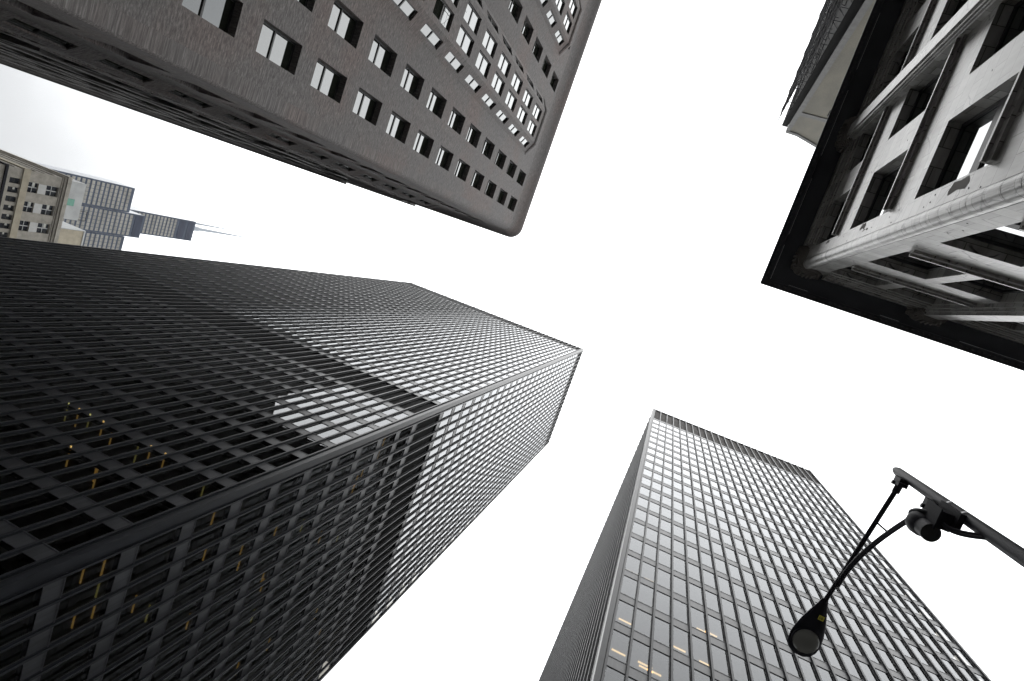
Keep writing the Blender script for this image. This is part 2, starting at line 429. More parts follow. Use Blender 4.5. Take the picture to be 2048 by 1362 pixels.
q = MB().mat('painted_steel')
for k in range(9): q.box(-20.3 - 7.0 * k, -19.75 - 7.0 * k, 19.0, 19.6, 0, 5)
for k in range(4): q.box(-20.5, -20.0, 26 + 7 * k, 26.6 + 7 * k, 0, 5)
q.build_each('lobby_column', rootA)
settle(rootA)

# ---- tower B: lower, north-east corner; its street wall runs slightly off square
rootB = thing('office_tower', 'shorter dark steel office tower with pale sky-lit windows, behind the street lamp', 'skyscraper', (17, 60, 0))
spB = [(106.28 - 3.705 * k - 2.78, 106.28 - 3.705 * k) for k in range(28)]
bandsB = [(107.45, 116.45, 'screen_brown')]
mSB = [0.27 + 1.193 * k for k in range(25)]
uW = Vector((-0.02, 1, 0)).normalized(); nW = Vector((-1, -0.02, 0)).normalized()
mWB = [0.62 + 1.19 * k for k in range(74)]
facesB = [((3.0, 18.45, 0), (1, 0, 0), (0, -1, 0), mSB, 29.1), (tuple(Vector((2.98, 18.45, 0))), tuple(uW), tuple(nW), mWB, 88.6)]
outB = [(2.95, 18.5), (32.0, 18.5), (32.0, 106.9), (1.25, 106.9)]
tubesB = []
for px, py in ((1237, 1305), (1292, 1338), (1308, 1345), (1358, 1298), (1412, 1328), (1250, 1243), (1405, 1262), (1422, 1268), (1290, 1330)):
    add_tube(tubesB, px, py, 'y', 18.45, spB, .85, 'office_tube', along='x')
for px, py in ((1265, 1146), (1300, 1162), (1335, 1181)):
    add_tube(tubesB, px, py, 'y', 18.45, spB, .95, 'office_tube', along='x')
office_tower(rootB, facesB, outB, 4.6, 117.0, spB, bandsB, tubesB, 4.2, .10)
q = MB().mat('painted_steel')
q.box(2.84, 3.17, 18.34, 18.98, 0, 116.9); q.build('corner_column', rootB)
q = MB().mat('painted_steel'); q.box(32.02, 32.16, 18.36, 18.9, 0, 116.9); q.build('corner_column', rootB)
q = MB().mat('painted_steel')
for k in range(5): q.box(3.3 + 7.1 * k, 3.8 + 7.1 * k, 18.9, 19.5, 0, 5)
q.build_each('lobby_column', rootB)
settle(rootB)

# ------------------------------------------------------------------ masonry walls with openings
def wall_grid(b, O, U, Nn, u0, u1, z0, z1, ops, depth, mat='brown_brick', inner_mat=None):
    """faces Nn; ops = list of (ua, ub, za, zb) in wall coordinates; adds reveals"""
    O = Vector(O); U = Vector(U); Nn = Vector(Nn)
    flip = (U.cross(Vector((0, 0, 1)))).dot(Nn) < 0
    def F(pts): b.face(pts[::-1] if flip else pts)
    def P(u, n, z): return O + U * u + Nn * n + Vector((0, 0, z))
    b.mat(mat)
    us = sorted(set([u0, u1] + [x for o in ops for x in o[:2] if u0 < x < u1]))
    for a, c in zip(us, us[1:]):
        mid = (a + c) / 2
        col = sorted([(o[2], o[3]) for o in ops if o[0] <= mid <= o[1]])
        z = z0
        for za, zb in col:
            if za > z: F([P(a, 0, z), P(c, 0, z), P(c, 0, za), P(a, 0, za)])
            z = max(z, zb)
        if z < z1: F([P(a, 0, z), P(c, 0, z), P(c, 0, z1), P(a, 0, z1)])
    b.mat(inner_mat or mat)
    for (a, c, za, zb) in ops:
        d = -depth
        F([P(a, 0, za), P(a, d, za), P(a, d, zb), P(a, 0, zb)][::-1])
        F([P(c, 0, za), P(c, d, za), P(c, d, zb), P(c, 0, zb)])
        F([P(a, 0, zb), P(c, 0, zb), P(c, d, zb), P(a, d, zb)][::1])
        F([P(a, 0, za), P(c, 0, za), P(c, d, za), P(a, d, za)][::-1])
    b.mat(mat)

def sash(parent, O, U, Nn, a, c, za, zb, depth, name='window', gmat='old_glass', fw=.07, rail=True, sub=True):
    O = Vector(O); U = Vector(U); Nn = Vector(Nn)
    P = lambda u, n, z: O + U * u + Nn * n + Vector((0, 0, z))
    flip = (U.cross(Vector((0, 0, 1)))).dot(Nn) < 0
    f = MB().mat('window_frame_dark')
    def bx(ua, ub, n0, n1, z0, z1):
        r = lambda z: [P(ua, n1, z), P(ub, n1, z), P(ub, n0, z), P(ua, n0, z)]
        if not flip: f.hexa(r(z0), r(z1))
        else: f.hexa(r(z0)[::-1], r(z1)[::-1])
    n0, n1 = -depth - .05, -depth + .04
    bx(a, a + fw, n0, n1, za, zb); bx(c - fw, c, n0, n1, za, zb)
    bx(a + fw, c - fw, n0, n1, za, za + fw); bx(a + fw, c - fw, n0, n1, zb - fw, zb)
    zm = za + (zb - za) * .47
    if rail: bx(a + fw, c - fw, n0, n1, zm - .045, zm + .045)
    w_ = f.build(name, parent)
    g = MB().mat(gmat); d = -depth - .01; t_ = random.uniform(-.003, .003); t2 = random.uniform(-.003, .003)
    for (q0, q1) in (((za + fw, zm - .045), (zm + .045, zb - fw)) if rail else ((za + fw, zb - fw),)):
        pts = [P(a + fw, d + t_, q0), P(c - fw, d - t_, q0), P(c - fw, d + t2, q1), P(a + fw, d + t2 + 2 * t_, q1)]
        g.face(pts if not flip else pts[::-1])
    g.build('pane', w_)
    return w_

# ---- brown brick block, south-west corner
rootM = thing('brick_building', 'dark brown brick building with rounded top corner, flared cornice and projecting bay windows', 'building', (-30, -30, 0))
XW, YN = -19.1, -2.25
sills = [60.05 - 3.742 * k for k in range(15)]
HW = 2.53
EO, EU, EN = (XW, 0, 0), (0, -1, 0), (1, 0, 0)     # u = -y
bays = [12.65 + 9.92 * k for k in range(5)]
cols = [(4.25, 5.56), (7.02, 8.33)]
for k in range(5):
    cols.append((16.95 + 9.92 * k, 18.26 + 9.92 * k))
ops = [(a, c, s_, s_ + HW) for (a, c) in cols for s_ in sills]
for bc in bays:     # top windows above each bay
    for a, c in ((bc - 1.29, bc - .19), (bc + .19, bc + 1.29)): ops.append((a, c, sills[0], sills[0] + HW))
b = MB()
DEP = .42
wall_grid(b, EO, EU, EN, 3.05, 60, 3, 63.2, ops, DEP)
# splayed corner between the two street fronts, closing into a curve towards the top
def corner_pts(z):
    k = min(1, max(0, (z - 3) / 60)); c = .10 + .68 * k * k
    pts = [(XW, YN - .8)]
    for i in range(7):
        th = math.radians(90 * i / 6)
        pts.append((XW - c + c * math.cos(th), YN - c + c * math.sin(th)))
    pts.append((XW - .8, YN)); return pts
zl = [3, 20, 35, 50, 60, 63.2]
for z0, z1 in zip(zl, zl[1:]):
    p0, p1 = corner_pts(z0), corner_pts(z1)
    for i in range(8):
        b.face([(*p0[i], z0), (*p0[i + 1], z0), (*p1[i + 1], z1), (*p1[i], z1)], [(i * .16, z0), (i * .16 + .16, z0), (i * .16 + .16, z1), (i * .16, z1)])
# north front
NO, NU, NN = (0, YN, 0), (-1, 0, 0), (0, 1, 0)      # u = -x
ncols = [(21.6, 23.9), (35.8, 38.2)]
nops = [(a, c, s_, s_ + HW) for (a, c) in ncols for s_ in sills]
wall_grid(b, NO, NU, NN, -XW + .8, 40.6, 3, 63.2, nops, DEP)
b.box(-40.5, -40.0, -60, YN - .02, 3, 66); b.box(-40, XW - 6, -60.3, -60, 3, 66)
wallM = b.build('brick_wall', rootM)
# flared cornice: profile (outward offset, z) swept around the corner
prof = [(0, 63.2), (.05, 63.7), (.13, 64.2), (.25, 64.7), (.38, 65.1), (.50, 65.4), (.56, 65.65), (.56, 66.0), (.2, 66.05), (-.6, 66.05)]
path = []   # (point, normal)
path.append(((XW, -60), (1, 0))); path.append(((XW, YN - .8), (1, 0)))
for i in range(1, 9):
    th = math.radians(90 * i / 9); path.append(((XW - .8 + .8 * math.cos(th), YN - .8 + .8 * math.sin(th)), (math.cos(th), math.sin(th))))
path.append(((XW - .8, YN), (0, 1))); path.append(((-40.6, YN), (0, 1)))
q = MB().mat('brown_brick')
acc = 0
for i in range(len(path) - 1):
    (a, na), (c, nc) = path[i], path[i + 1]
    ln = math.hypot(c[0] - a[0], c[1] - a[1]) + .05
    for (d0, z0), (d1, z1) in zip(prof, prof[1:]):
        A = (a[0] + na[0] * d0, a[1] + na[1] * d0, z0); B = (c[0] + nc[0] * d0, c[1] + nc[1] * d0, z0)
        Cc = (c[0] + nc[0] * d1, c[1] + nc[1] * d1, z1); D = (a[0] + na[0] * d1, a[1] + na[1] * d1, z1)
        q.face([A, B, Cc, D], [(acc, z0 + d0), (acc + ln, z0 + d0), (acc + ln, z1 + d1), (acc, z1 + d1)])
    acc += ln
q.build('flared_cornice', rootM, smooth=True)
q = MB().mat('roof_felt'); q.box(-40.4, XW - .4, -60, YN - .5, 65.2, 65.6); q.build('roof', rootM)
q = MB().mat('core_grey'); q.box(-39, XW - 1.4, -59, YN - 1.4, 0, 65); q.build('interior_mass', rootM)
q = MB().mat('grime_stone'); q.box(-40.4, XW + .15, -60, YN - .8, 0, 3.0); q.build('stone_base', rootM)
# projecting bays
def bay_shell(bc, hf, hr, pr, topz, O, U, Nn, fw_cols, splay, nm='bay_window'):
    O = Vector(O); U = Vector(U); Nn = Vector(Nn)
    q = MB(); P = lambda u, n, z: O + U * u + Nn * n + Vector((0, 0, z))
    z0 = 8.0
    fo = P(0, pr, 0)
    wins = []
    ops_ = [(a, c, s_, s_ + HW) for (a, c) in fw_cols for s_ in sills[1:] if s_ > z0 + .5]
    wall_grid(q, fo, U, Nn, bc - hf, bc + hf, z0, topz - .95, ops_, .14)
    wins += [(tuple(fo), tuple(U), tuple(Nn), *o, .14) for o in ops_]
    for s in (-1, 1):
        A = P(bc + s * hr, 0, 0); B = P(bc + s * hf, pr, 0)
        U2 = (B - A).normalized() if s < 0 else (A - B).normalized()
        L = (B - A).length; st = A if s < 0 else B
        n2 = U2.cross(Vector((0, 0, 1))); 
        if n2.dot(Nn) < 0: n2 = -n2
        mrg = (L - splay) / 2
        ops2 = [(mrg, L - mrg, s_, s_ + HW) for s_ in sills[1:] if s_ > z0 + .5]
        wall_grid(q, st, U2, n2, 0, L, z0, topz - .95, ops2, .14)
        wins += [(tuple(st), tuple(U2), tuple(n2), *o, .14) for o in ops2]
    # soffit and dark rolled cap
    q.mat('brown_brick')
    bot = [P(bc - hr, 0, z0), P(bc - hf, pr, z0), P(bc + hf, pr, z0), P(bc + hr, 0, z0)]
    q.face(bot)
    ring0 = [(bc - hr, 0), (bc - hf, pr), (bc + hf, pr), (bc + hr, 0)]
    pf = [(0, topz - .95), (.10, topz - .85), (.16, topz - .65), (.12, topz - .35), (.0, topz - .1), (-.1, topz)]
    for (d0, za), (d1, zb) in zip(pf, pf[1:]):
        def rr(d, z): return [P(bc - hr - d, 0, z), P(bc - hf - d * .4, pr + d, z), P(bc + hf + d * .4, pr + d, z), P(bc + hr + d, 0, z)]
        r0, r1 = rr(d0, za), rr(d1, zb)
        for i in range(3): q.face([r0[i], r0[i + 1], r1[i + 1], r1[i]])
    r = rr(-.1, topz); q.face(r)
    o_ = q.build(nm, rootM, smooth=False)
    return o_, wins
allw = []
for bc in bays:
    o_, ws = bay_shell(bc, 1.62, 2.74, .60, 60.62, EO, EU, EN, ((bc - 1.29, bc - .19), (bc + .19, bc + 1.29)), .62)
    allw += [(x_, o_) for x_ in ws]
o_, ws = bay_shell(29.4, 1.9, 3.2, .55, 60.62, NO, NU, NN, ((28.0, 29.2), (29.6, 30.8)), .7)
allw += [(x_, o_) for x_ in ws]
allw += [((EO, EU, EN, *o, DEP), rootM) for o in ops]
allw += [((NO, NU, NN, *o, DEP), rootM) for o in nops]
def wsize(wn):
    (O, U, Nn, a, c, za, zb, d), par = wn
    q_ = Vector(O) + Vector(U) * ((a + c) / 2) + Vector((0, 0, (za + zb) / 2)) - CP
    f = q_.dot(fwd)
    if f < 1: return -1
    px, py = q_.dot(right) / f, q_.dot(down) / f
    if abs(px) > .92 or abs(py) > .66: return -1
    return abs(q_.normalized().dot(Vector(Nn))) / q_.length_squared * (c - a)
vis = [x_ for x_ in allw if wsize(x_) > 0]
vis.sort(key=wsize, reverse=True)
nroot = 0
for wn, par in vis:
    if par is rootM:
        nroot += 1
        if nroot > 100: continue
    sash(par, *wn[:3], *wn[3:7], wn[7] - .0 if wn[7] < .2 else wn[7] - .02)
settle(rootM)

# ---- next block west on the same side: dark banded stone, taller
rootN = thing('stone_building', 'dark banded stone facade seen edge on along the white sky gap at upper left', 'building', (-85, -20, 0))
q = MB().mat('dark_stone')
q.box(-130, -41.2, -40, -2.35, 0, 84); q.build('stone_wall', rootN)
q = MB().mat('dark_stone'); q.box(-70, -60, -9, -2.5, 84.01, 94); q.box(-66, -62, -8, -2.6, 94.01, 97); q.box(-128, -72, -9, -3.55, 84.01, 138); q.box(-120, -75, -9, -3.9, 138.01, 143)
q.build('reflected_blocks', rootN)  # unseen taller blocks, shaped for their dark reflection in tower A
q = MB().mat('dark_stone')
for k in range(20):
    z_ = 6 + k * 4.0
    q.box(-130, -41.1, -2.34, -2.18 if k % 3 else -2.02, z_, z_ + .5)
q.box(-130, -41.0, -2.34, -1.98, 80.5, 82.2); q.box(-130, -42.5, -2.34, -1.86, 82.2, 83.4)
q.box(-53.5, -41.2, -2.4, -1.90, 83.4, 85.2); q.box(-130, -53.5, -2.4, -1.60, 83.4, 85.2)
q.build('cornice', rootN)
q = MB().mat('dark_stone')
for k in range(11): q.box(-46.5 - 7.5 * k, -44.5 - 7.5 * k, -2.34, -2.12, 3, 80)
q.build_each('pilaster', rootN)
for k in range(12):
    for j in range(14):
        if k > 6 and j < 8: continue
        q = MB().mat('old_glass'); x_ = -44.2 - 7.5 * k if k else -41.9
        q.box(x_ - 2.3, x_ - .1, -2.345, -2.30, 25 + 4 * j + .8, 25 + 4 * j + 3.3)
        if len([c for c in rootN.children if c.name.startswith('window')]) < 100: q.build('window', rootN)
settle(rootN)

# ------------------------------------------------------------------ pale terracotta block, south-east corner (measured in view units, then brought to size about the eye)
SC = 0.42
def tr(v): return CP + (Vector(v) - CP) * SC
rootT = thing('terracotta_building', 'pale cracked terracotta building with deep dark overhanging cornice at upper right', 'building', (12, -14, 0))
XT, YT = 7.21, -6.15
def TM(): return MB(tr)
lips = [50.6, 41.55, 32.5, 23.6, 14.6, 5.6]
def storeys():
    for i in range(len(lips) - 1): yield lips[i + 1], lips[i]     # window from sill lip to next spandrel
# W wall: u = -y ; N wall: u = x
WO, WU, WN = (XT, 0, 0), (0, -1, 0), (-1, 0, 0)
NO2, NU2, NN2 = (0, YT, 0), (1, 0, 0), (0, 1, 0)
wcols = [(7.50, 10.75), (12.58, 15.42), (16.60, 20.95), (22.9, 26.0), (27.9, 31.0), (32.3, 36.5), (38.4, 41.5)]
ncols = [(8.72, 11.68), (12.38, 15.35), (17.3, 20.2), (20.9, 23.9), (25.9, 28.8), (29.5, 32.5)]
rows = [(41.55, 46.9), (32.5, 38.65), (23.6, 29.45), (14.6, 20.4), (5.6, 11.4)]
b = TM()
wall_grid(b, WO, WU, WN, 6.68, 60, 1.8, 49.95, [(a, c, r0, r1) for a, c in wcols for r0, r1 in rows], .64, 'terracotta')
wall_grid(b, NO2, NU2, NN2, 7.80, 60, 1.8, 49.95, [(a, c, r0, r1) for a, c in ncols for r0, r1 in rows], .64, 'terracotta')
b.build('terracotta_wall', rootT)
# rounded corner moulding between two grooves
q = TM().mat('terracotta')
c0 = (7.52, -6.44); R0 = .385
rings = []
zseg = [1.8 + 1.05 * k for k in range(46)] + [49.9]
n_ = 14
for z0, z1 in zip(zseg, zseg[1:]):
    for (r, za, zb) in ((R0, z0 + .035, z1), (R0 - .03, z0, z0 + .035)):
        if zb <= za: continue
        pts = [(c0[0] + r * math.cos(math.radians(55 + 160 * k / n_)), c0[1] + r * math.sin(math.radians(55 + 160 * k / n_))) for k in range(n_ + 1)]
        jit = random.uniform(0, .3)
        for k in range(n_):
            q.face([(*pts[k + 1], za), (*pts[k], za), (*pts[k], zb), (*pts[k + 1], zb)][::1], [((k + 1) * .03 + jit, za * .42), (k * .03 + jit, za * .42), (k * .03 + jit, zb * .42), ((k + 1) * .03 + jit, zb * .42)])
# backing of the grooves
q.box(7.36, 7.86, -6.76, -6.30, 1.8, 49.9)
q.build('corner_roll', rootT, smooth=False)
# sill bands (projecting lip with shadowed underside) and flat spandrel faces stay in the wall
for L_ in lips[1:]:
    for (a, c) in ((7.52, 15.30), (16.68, 26.2), (27.7, 36.7), (38.2, 48)):
        q = TM().mat('terracotta')
        q.box(XT - .26, XT + .3, -a, -c, L_ - .12, L_ + .02); q.box(XT - .13, XT - .003, -a, -c, L_ - .45, L_ - .122)
        q.build('window_sill', rootT)
    for (a, c) in ((8.72, 15.40), (16.9, 24.0), (25.7, 32.6)):
        q = TM().mat('terracotta')
        q.box(a, c, YT - .3, YT + .26, L_ - .12, L_ + .02); q.box(a, c, YT + .003, YT + .13, L_ - .45, L_ - .122)
        q.build('window_sill', rootT)
# engaged piers that stand forward, with moulded flanks
for (a, c) in ((15.45, 16.55), (26.35, 27.55), (36.85, 38.0)):
    q = TM().mat('terracotta')
    q.box(XT - .62, XT, -a - .12, -c + .12, 1.8, 49.9)
    q.box(XT - .42, XT - .001, -a, -a - .119, 1.8, 49.9); q.box(XT - .42, XT - .001, -c + .119, -c, 1.8, 49.9)
    q.box(XT - .24, XT - .002, -a + .12, -a + .001, 1.8, 49.9)
    for d_ in (.08, .2, .32): q.tube([(XT - .15 - d_ * 1.1, -a - .02 + .05, 1.8), (XT - .15 - d_ * 1.1, -a - .02 + .05, 49.9)], .045, 8, False)
    q.build('pier', rootT)
for (a, c) in ((15.55, 16.75), (24.15, 25.5), (32.8, 34.0)):
    q = TM().mat('terracotta')
    q.box(a + .12, c - .12, YT, YT + .62, 1.8, 49.9)
    q.box(a, a + .119, YT + .001, YT + .42, 1.8, 49.9); q.box(c - .119, c, YT + .001, YT + .42, 1.8, 49.9)
    q.box(a - .12, a - .001, YT + .002, YT + .24, 1.8, 49.9)
    q.build('pier', rootT)
# frieze mouldings under the cornice
q = TM().mat('terracotta')
for (z0, z1, pr) in ((47.3, 47.75, .10), (48.1, 48.35, .16), (48.35, 49.0, .22), (49.0, 49.9, .32)):
    q.box(XT - pr, XT - .003, -60, -7.75, z0, z1); q.box(8.95, 60, YT + .003, YT + pr, z0, z1)
q.build('frieze', rootT)
# foliate capitals
def capital(cx, cy, hx, hy):
    q = TM().mat('grime_stone')
    for k in range(7):
        e = .05 + .075 * k; zz = 48.4 + .21 * k
        n2 = 22; pts = []
        for i in range(n2):
            th = 2 * math.pi * i / n2
            wv = 1 + .06 * math.sin(7 * th + k * 1.3)
            X = (abs(math.cos(th)) ** .5) * math.copysign(1, math.cos(th)) * (hx + e) * wv
            Y = (abs(math.sin(th)) ** .5) * math.copysign(1, math.sin(th)) * (hy + e) * wv
            pts.append((cx + X, cy + Y))
        q.prism(pts, zz, zz + .2)
    for i in range(26):
        th = 2 * math.pi * i / 26
        px_, py_ = cx + math.cos(th) * (hx + .42), cy + math.sin(th) * (hy + .42)
        q.tube([(px_, py_, 49.1), (px_ + math.cos(th) * .12, py_ + math.sin(th) * .12, 49.6), (px_, py_, 49.93)], [.05, .1, .04], 7)
    return q.build('capital', rootT)
capital(7.75, -6.75, .62, .62); capital(XT - .15, -16.0, .35, .75); capital(16.15, YT + .15, .75, .35)
capital(XT - .15, -26.95, .35, .75); capital(24.8, YT + .15, .75, .35)
# cornice: dark soffit slab, outer gutter moulding with small studs
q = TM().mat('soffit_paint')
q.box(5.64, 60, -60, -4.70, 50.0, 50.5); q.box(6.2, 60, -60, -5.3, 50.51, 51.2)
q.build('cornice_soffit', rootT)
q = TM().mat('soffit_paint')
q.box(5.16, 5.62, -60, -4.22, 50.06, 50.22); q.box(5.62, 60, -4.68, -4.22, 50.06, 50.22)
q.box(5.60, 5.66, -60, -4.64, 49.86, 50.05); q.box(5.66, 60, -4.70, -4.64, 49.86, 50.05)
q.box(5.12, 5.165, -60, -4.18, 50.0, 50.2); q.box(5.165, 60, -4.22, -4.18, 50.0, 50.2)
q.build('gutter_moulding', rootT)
q = TM().mat('core_grey')
rr = random.Random(3)
for k in range(150):
    y_ = -4.75 - .36 * k * 1.0; q.tube([(5.39, y_, 50.07), (5.39, y_ - rr.uniform(.06, .14), 49.98)], [.07, .03], 6)
    x_ = 5.75 + .36 * k; q.tube([(x_, -4.45, 50.07), (x_ + rr.uniform(.06, .14), -4.45, 49.98)], [.07, .03], 6)
q.build('stud_course', rootT, kind='stuff')
q = TM().mat('strap_and_highlight')
for (y0, y1) in ((-4.72, -7.4), (-8.2, -12.5), (-14.2, -19.0), (-20.5, -24.5)): q.box(5.655, 5.668, y0, y1, 49.845, 49.87)
for (x0, x1) in ((7.0, 8.4), (13.5, 14.8), (18.8, 24.5)): q.box(x0, x1, -4.708, -4.695, 49.845, 49.87)
q.build_each('edge_highlight', rootT)  # pale strips paint the highlight along the moulding ridge
q = TM().mat('roof_felt'); q.box(8.6, 60, -60, -7.6, 49, 50.0); q.build('roof', rootT)
q = TM().mat('core_grey'); q.box(9.2, 59, -59, -8.2, -2.3, 49); q.build('interior_mass', rootT)
# exposed patches where facing has fallen off, and old tie holes
q = TM().mat('grime_stone')
for (y0, y1, z0, z1) in ((-6.95, -7.42, 24.6, 25.9), (-7.1, -7.48, 35.6, 36.3), (-6.95, -7.1, 34.9, 35.6), (-7.2, -7.46, 42.9, 43.5)):
    zm = (z0 + z1) / 2; ym = (y0 + y1) / 2
    poly = [(y0, z0), (ym, z0 - .12), (y1, z0 + .1), (y1 + .04, zm), (y1, z1 - .1), (ym + .05, z1 + .1), (y0, z1), (y0 - .1, zm)]
    q.cut(); q.face([(XT - .006, a, c) for a, c in poly])
q.build_each('bare_patch', rootT)
q = TM().mat('ink')
for (y_, z_) in ((-6.75, 23.4), (-6.9, 24.3), (-7.25, 27.2), (-6.9, 27.9), (-7.0, 27.4), (-6.8, 31.3), (-7.15, 31.9), (-7.3, 30.9), (-7.0, 34.2), (-6.8, 38.2), (-7.2, 39.4), (-16.0 + 4.2, 27.0), (-11.4, 34.5)):
    q.tube([(XT + .02, y_, z_), (XT - .008, y_, z_)], .035, 8)
for (x_, z_) in ((8.2, 27.5), (8.35, 26.6), (8.0, 25.5), (8.5, 31.2)):
    q.tube([(x_, YT - .02, z_), (x_, YT + .008, z_)], .035, 8)
q.build_each('tie_hole', rootT)
# windows
for (O, U, Nn, cs) in ((WO, WU, WN, wcols[:5]), (NO2, NU2, NN2, ncols)):
    for (a, c) in cs:
        for (r0, r1) in rows[:4]:
            O2 = tr(O); 
            O_, U_, N_ = Vector(O), Vector(U), Vector(Nn)
            f = TM().mat('window_frame_dark')
            P = lambda u, n, z: O_ + U_ * u + N_ * n + Vector((0, 0, z))
            def bx(ua, ub, n0, n1, z0, z1, mb):
                r = lambda z: [P(ua, n1, z), P(ub, n1, z), P(ub, n0, z), P(ua, n0, z)]
                fl = (U_.cross(Vector((0, 0, 1)))).dot(N_) < 0
                mb.hexa(r(z0)[::-1] if fl else r(z0), r(z1)[::-1] if fl else r(z1))
            d0, d1 = -.63, -.50
            bx(a, a + .16, d0, d1, r0, r1, f); bx(c - .16, c, d0, d1, r0, r1, f); bx(a + .16, c - .16, d0, d1, r0, r0 + .18, f); bx(a + .16, c - .16, d0, d1, r1 - .18, r1, f)
            zm = r0 + (r1 - r0) * .43; bx(a + .16, c - .16, d0, d1 + .02, zm - .3, zm + .3, f)
            w_ = f.build('window', rootT)
            g = TM().mat('store_glass')
            for (q0, q1) in ((r0 + .18, zm - .3), (zm + .3, r1 - .18)):
                pts = [P(a + .16, -.56, q0), P(c - .16, -.56, q0), P(c - .16, -.56, q1), P(a + .16, -.56, q1)]
                g.face(pts[::-1] if (U_.cross(Vector((0, 0, 1)))).dot(N_) < 0 else pts)
            g.build('pane', w_)
settle(rootT)

# ------------------------------------------------------------------ tan brick building behind it, with scaffolding
SG = 0.98
def trg(v): return CP + (Vector(v) - CP) * SG
def GM(): return MB(trg)
rootG = thing('tan_brick_building', 'blank tan brick wall with sloping grey parapet, rising behind the dark cornice', 'building', (8, -36, 0))
YG = -24.0
q = GM().mat('tan_brick')
pr_ = [(4.30, 0), (9, 0), (9, 79.9), (8.27, 79.5), (5.62, 77.4), (4.30, 77.2)]
q.face([(x_, YG, z_) for x_, z_ in pr_][::-1])
q.build('party_wall', rootG)
q = GM().mat('louver_shade_black'); q.box(4.30, 9, -50, YG - .01, 0, 76.9); q.build('body', rootG)  # street side near-black: its shade is put into the colour
q = GM().mat('kerb_stone')
for (xa, za), (xb, zb) in zip(pr_[::-1][:3], pr_[::-1][1:4]):
    if xa >= 4.29 and xb > xa: q.hexa([(xa, YG - .5, za), (xb, YG - .5, zb), (xb, YG + .12, zb), (xa, YG + .12, za)], [(xa, YG - .5, za + .85), (xb, YG - .5, zb + .85), (xb, YG + .12, zb + .85), (xa, YG + .12, za + .85)])
q.build('parapet', rootG)
q = GM().mat('kerb_stone'); q.box(4.28, 9, YG + .005, YG + .08, 70.6, 71.6); q.box(4.22, 4.7, YG + .006, YG + .10, 20, 77.1); q.build('string_course', rootG)
q = GM().mat('plank')
for j in range(5):
    for k in range(6): q.box(4.25, 4.31, -26.5 - 3.2 * k, -28.2 - 3.2 * k, 56.5 + 4 * j, 59 + 4 * j)
q.build_each('window', rootG)
settle(rootG)
rootL = thing('wall_lamp', 'small flared metal roof lamp at the edge of the dark cornice', 'lamp', (6.9, -23, 66))
q = GM().mat('mast_white'); q.tube([(7.0, YG + .9, 67.4), (7.3, YG + .9, 66.9)], [.12, .34], 12); q.build('shade', rootL)
q = GM().mat('black_iron'); q.tube([(7.0, YG + .02, 68.2), (6.95, YG + .6, 68.2), (7.0, YG + .9, 67.4)], .05, 8); q.build('bracket', rootL)
settle(rootL)

rootS = thing('scaffolding', 'dark tubular scaffolding covering the street wall of the tan brick building', 'scaffolding', (3.6, -36, 0))
def frame_bay(y0, y1, zb, zt):
    q = GM().mat('black_iron')
    for y_ in (y0,):
        for x_ in (3.0, 4.05): q.tube([(x_, y_, zb), (x_, y_, zt + (2.4 if x_ < 3.5 else .6))], .035, 6)
    z_ = zb
    while z_ < zt:
        for x_ in (3.0, 4.05):
            q.tube([(x_, y0, z_), (x_, y1, z_)], .028, 5); q.tube([(x_, y0, z_ + 1.0), (x_, y1, z_ + 1.0)], .02, 5)
        q.tube([(3.0, y0, z_), (4.05, y0, z_)], .028, 5)
        q.tube([(3.0, y0, z_), (3.0, y1, z_ + 2.0)], .02, 5)
        q.tube([(3.0, y0, z_ + .05), (4.05, y0, z_ + 1.95)], .02, 5)
        z_ += 2.0
    return q
proto = None
for k in range(14):
    y0 = YG - .4 - 2.2 * k
    zt = 77.4 if k < 2 else 78
    o = frame_bay(y0, y0 - 2.2, 48, zt).build('frame_bay', rootS)
q = GM().mat('black_iron')
rr = random.Random(5)
for k in range(14):
    for j in range(15):
        if rr.random() < .5: q.box(3.55, 3.98, YG - .4 - 2.2 * k, YG - 2.6 - 2.2 * k, 48.03 + 2 * j, 48.09 + 2 * j)
q.build('plank_decks', rootS, kind='stuff')
q = GM().mat('louver_shade_black'); q.box(3.62, 4.26, YG - .34, YG - .30, 40, 77.3); q.build('shade_sheet', rootS)  # two dark sheets added to blacken the scaffold, standing for shade behind it
q = GM().mat('louver_shade_black'); q.box(3.60, 3.64, -54, YG - .30, 40, 77.0); q.build('shade_sheet', rootS)
q = GM().mat('black_iron')
for (a, b_) in (((3.6, YG - .2, 77), (2.9, YG + .2, 78.9)), ((3.1, YG - 1, 77.5), (2.85, YG - .7, 80.2)), ((3.0, YG - 3.5, 79.0), (2.55, YG - 3.0, 80.6)), ((3.0, YG - 5.5, 79), (2.7, YG - 5.2, 81))):
    q.tube([a, b_], .022, 5)
q.build_each('guy_rod', rootS)
settle(rootS)

# ------------------------------------------------------------------ cream stone building to the west
SW = 1.3
def tw(v): return CP + (Vector(v) - CP) * SW
rootC = thing('stone_building', 'cream stone building with paired windows and belt courses at far left edge', 'building', (-140, 28, 0))
def CM(): return MB(tw)
b = CM()
gcols = [(14.15, 15.75), (17.25, 18.88), (20.33, 21.95), (23.4, 25.0), (26.5, 28.1)]
EO3 = (-97, 0, 0)
ops3 = [(a, c, z0, z1) for a, c in gcols for z0, z1 in ((71.05, 72.55), (73.8, 75.6), (62.0, 63.7), (59.0, 60.8))]
ops3 += [(14.0 + 1.42 * k, 14.85 + 1.42 * k, 68.35, 69.85) for k in range(8)] + [(14.0 + 1.42 * k, 14.85 + 1.42 * k, 65.0, 66.7) for k in range(8)]
wall_grid(b, EO3, (0, 1, 0), (1, 0, 0), 12.45, 30, 0, 77, ops3, .35, 'cream_stone')
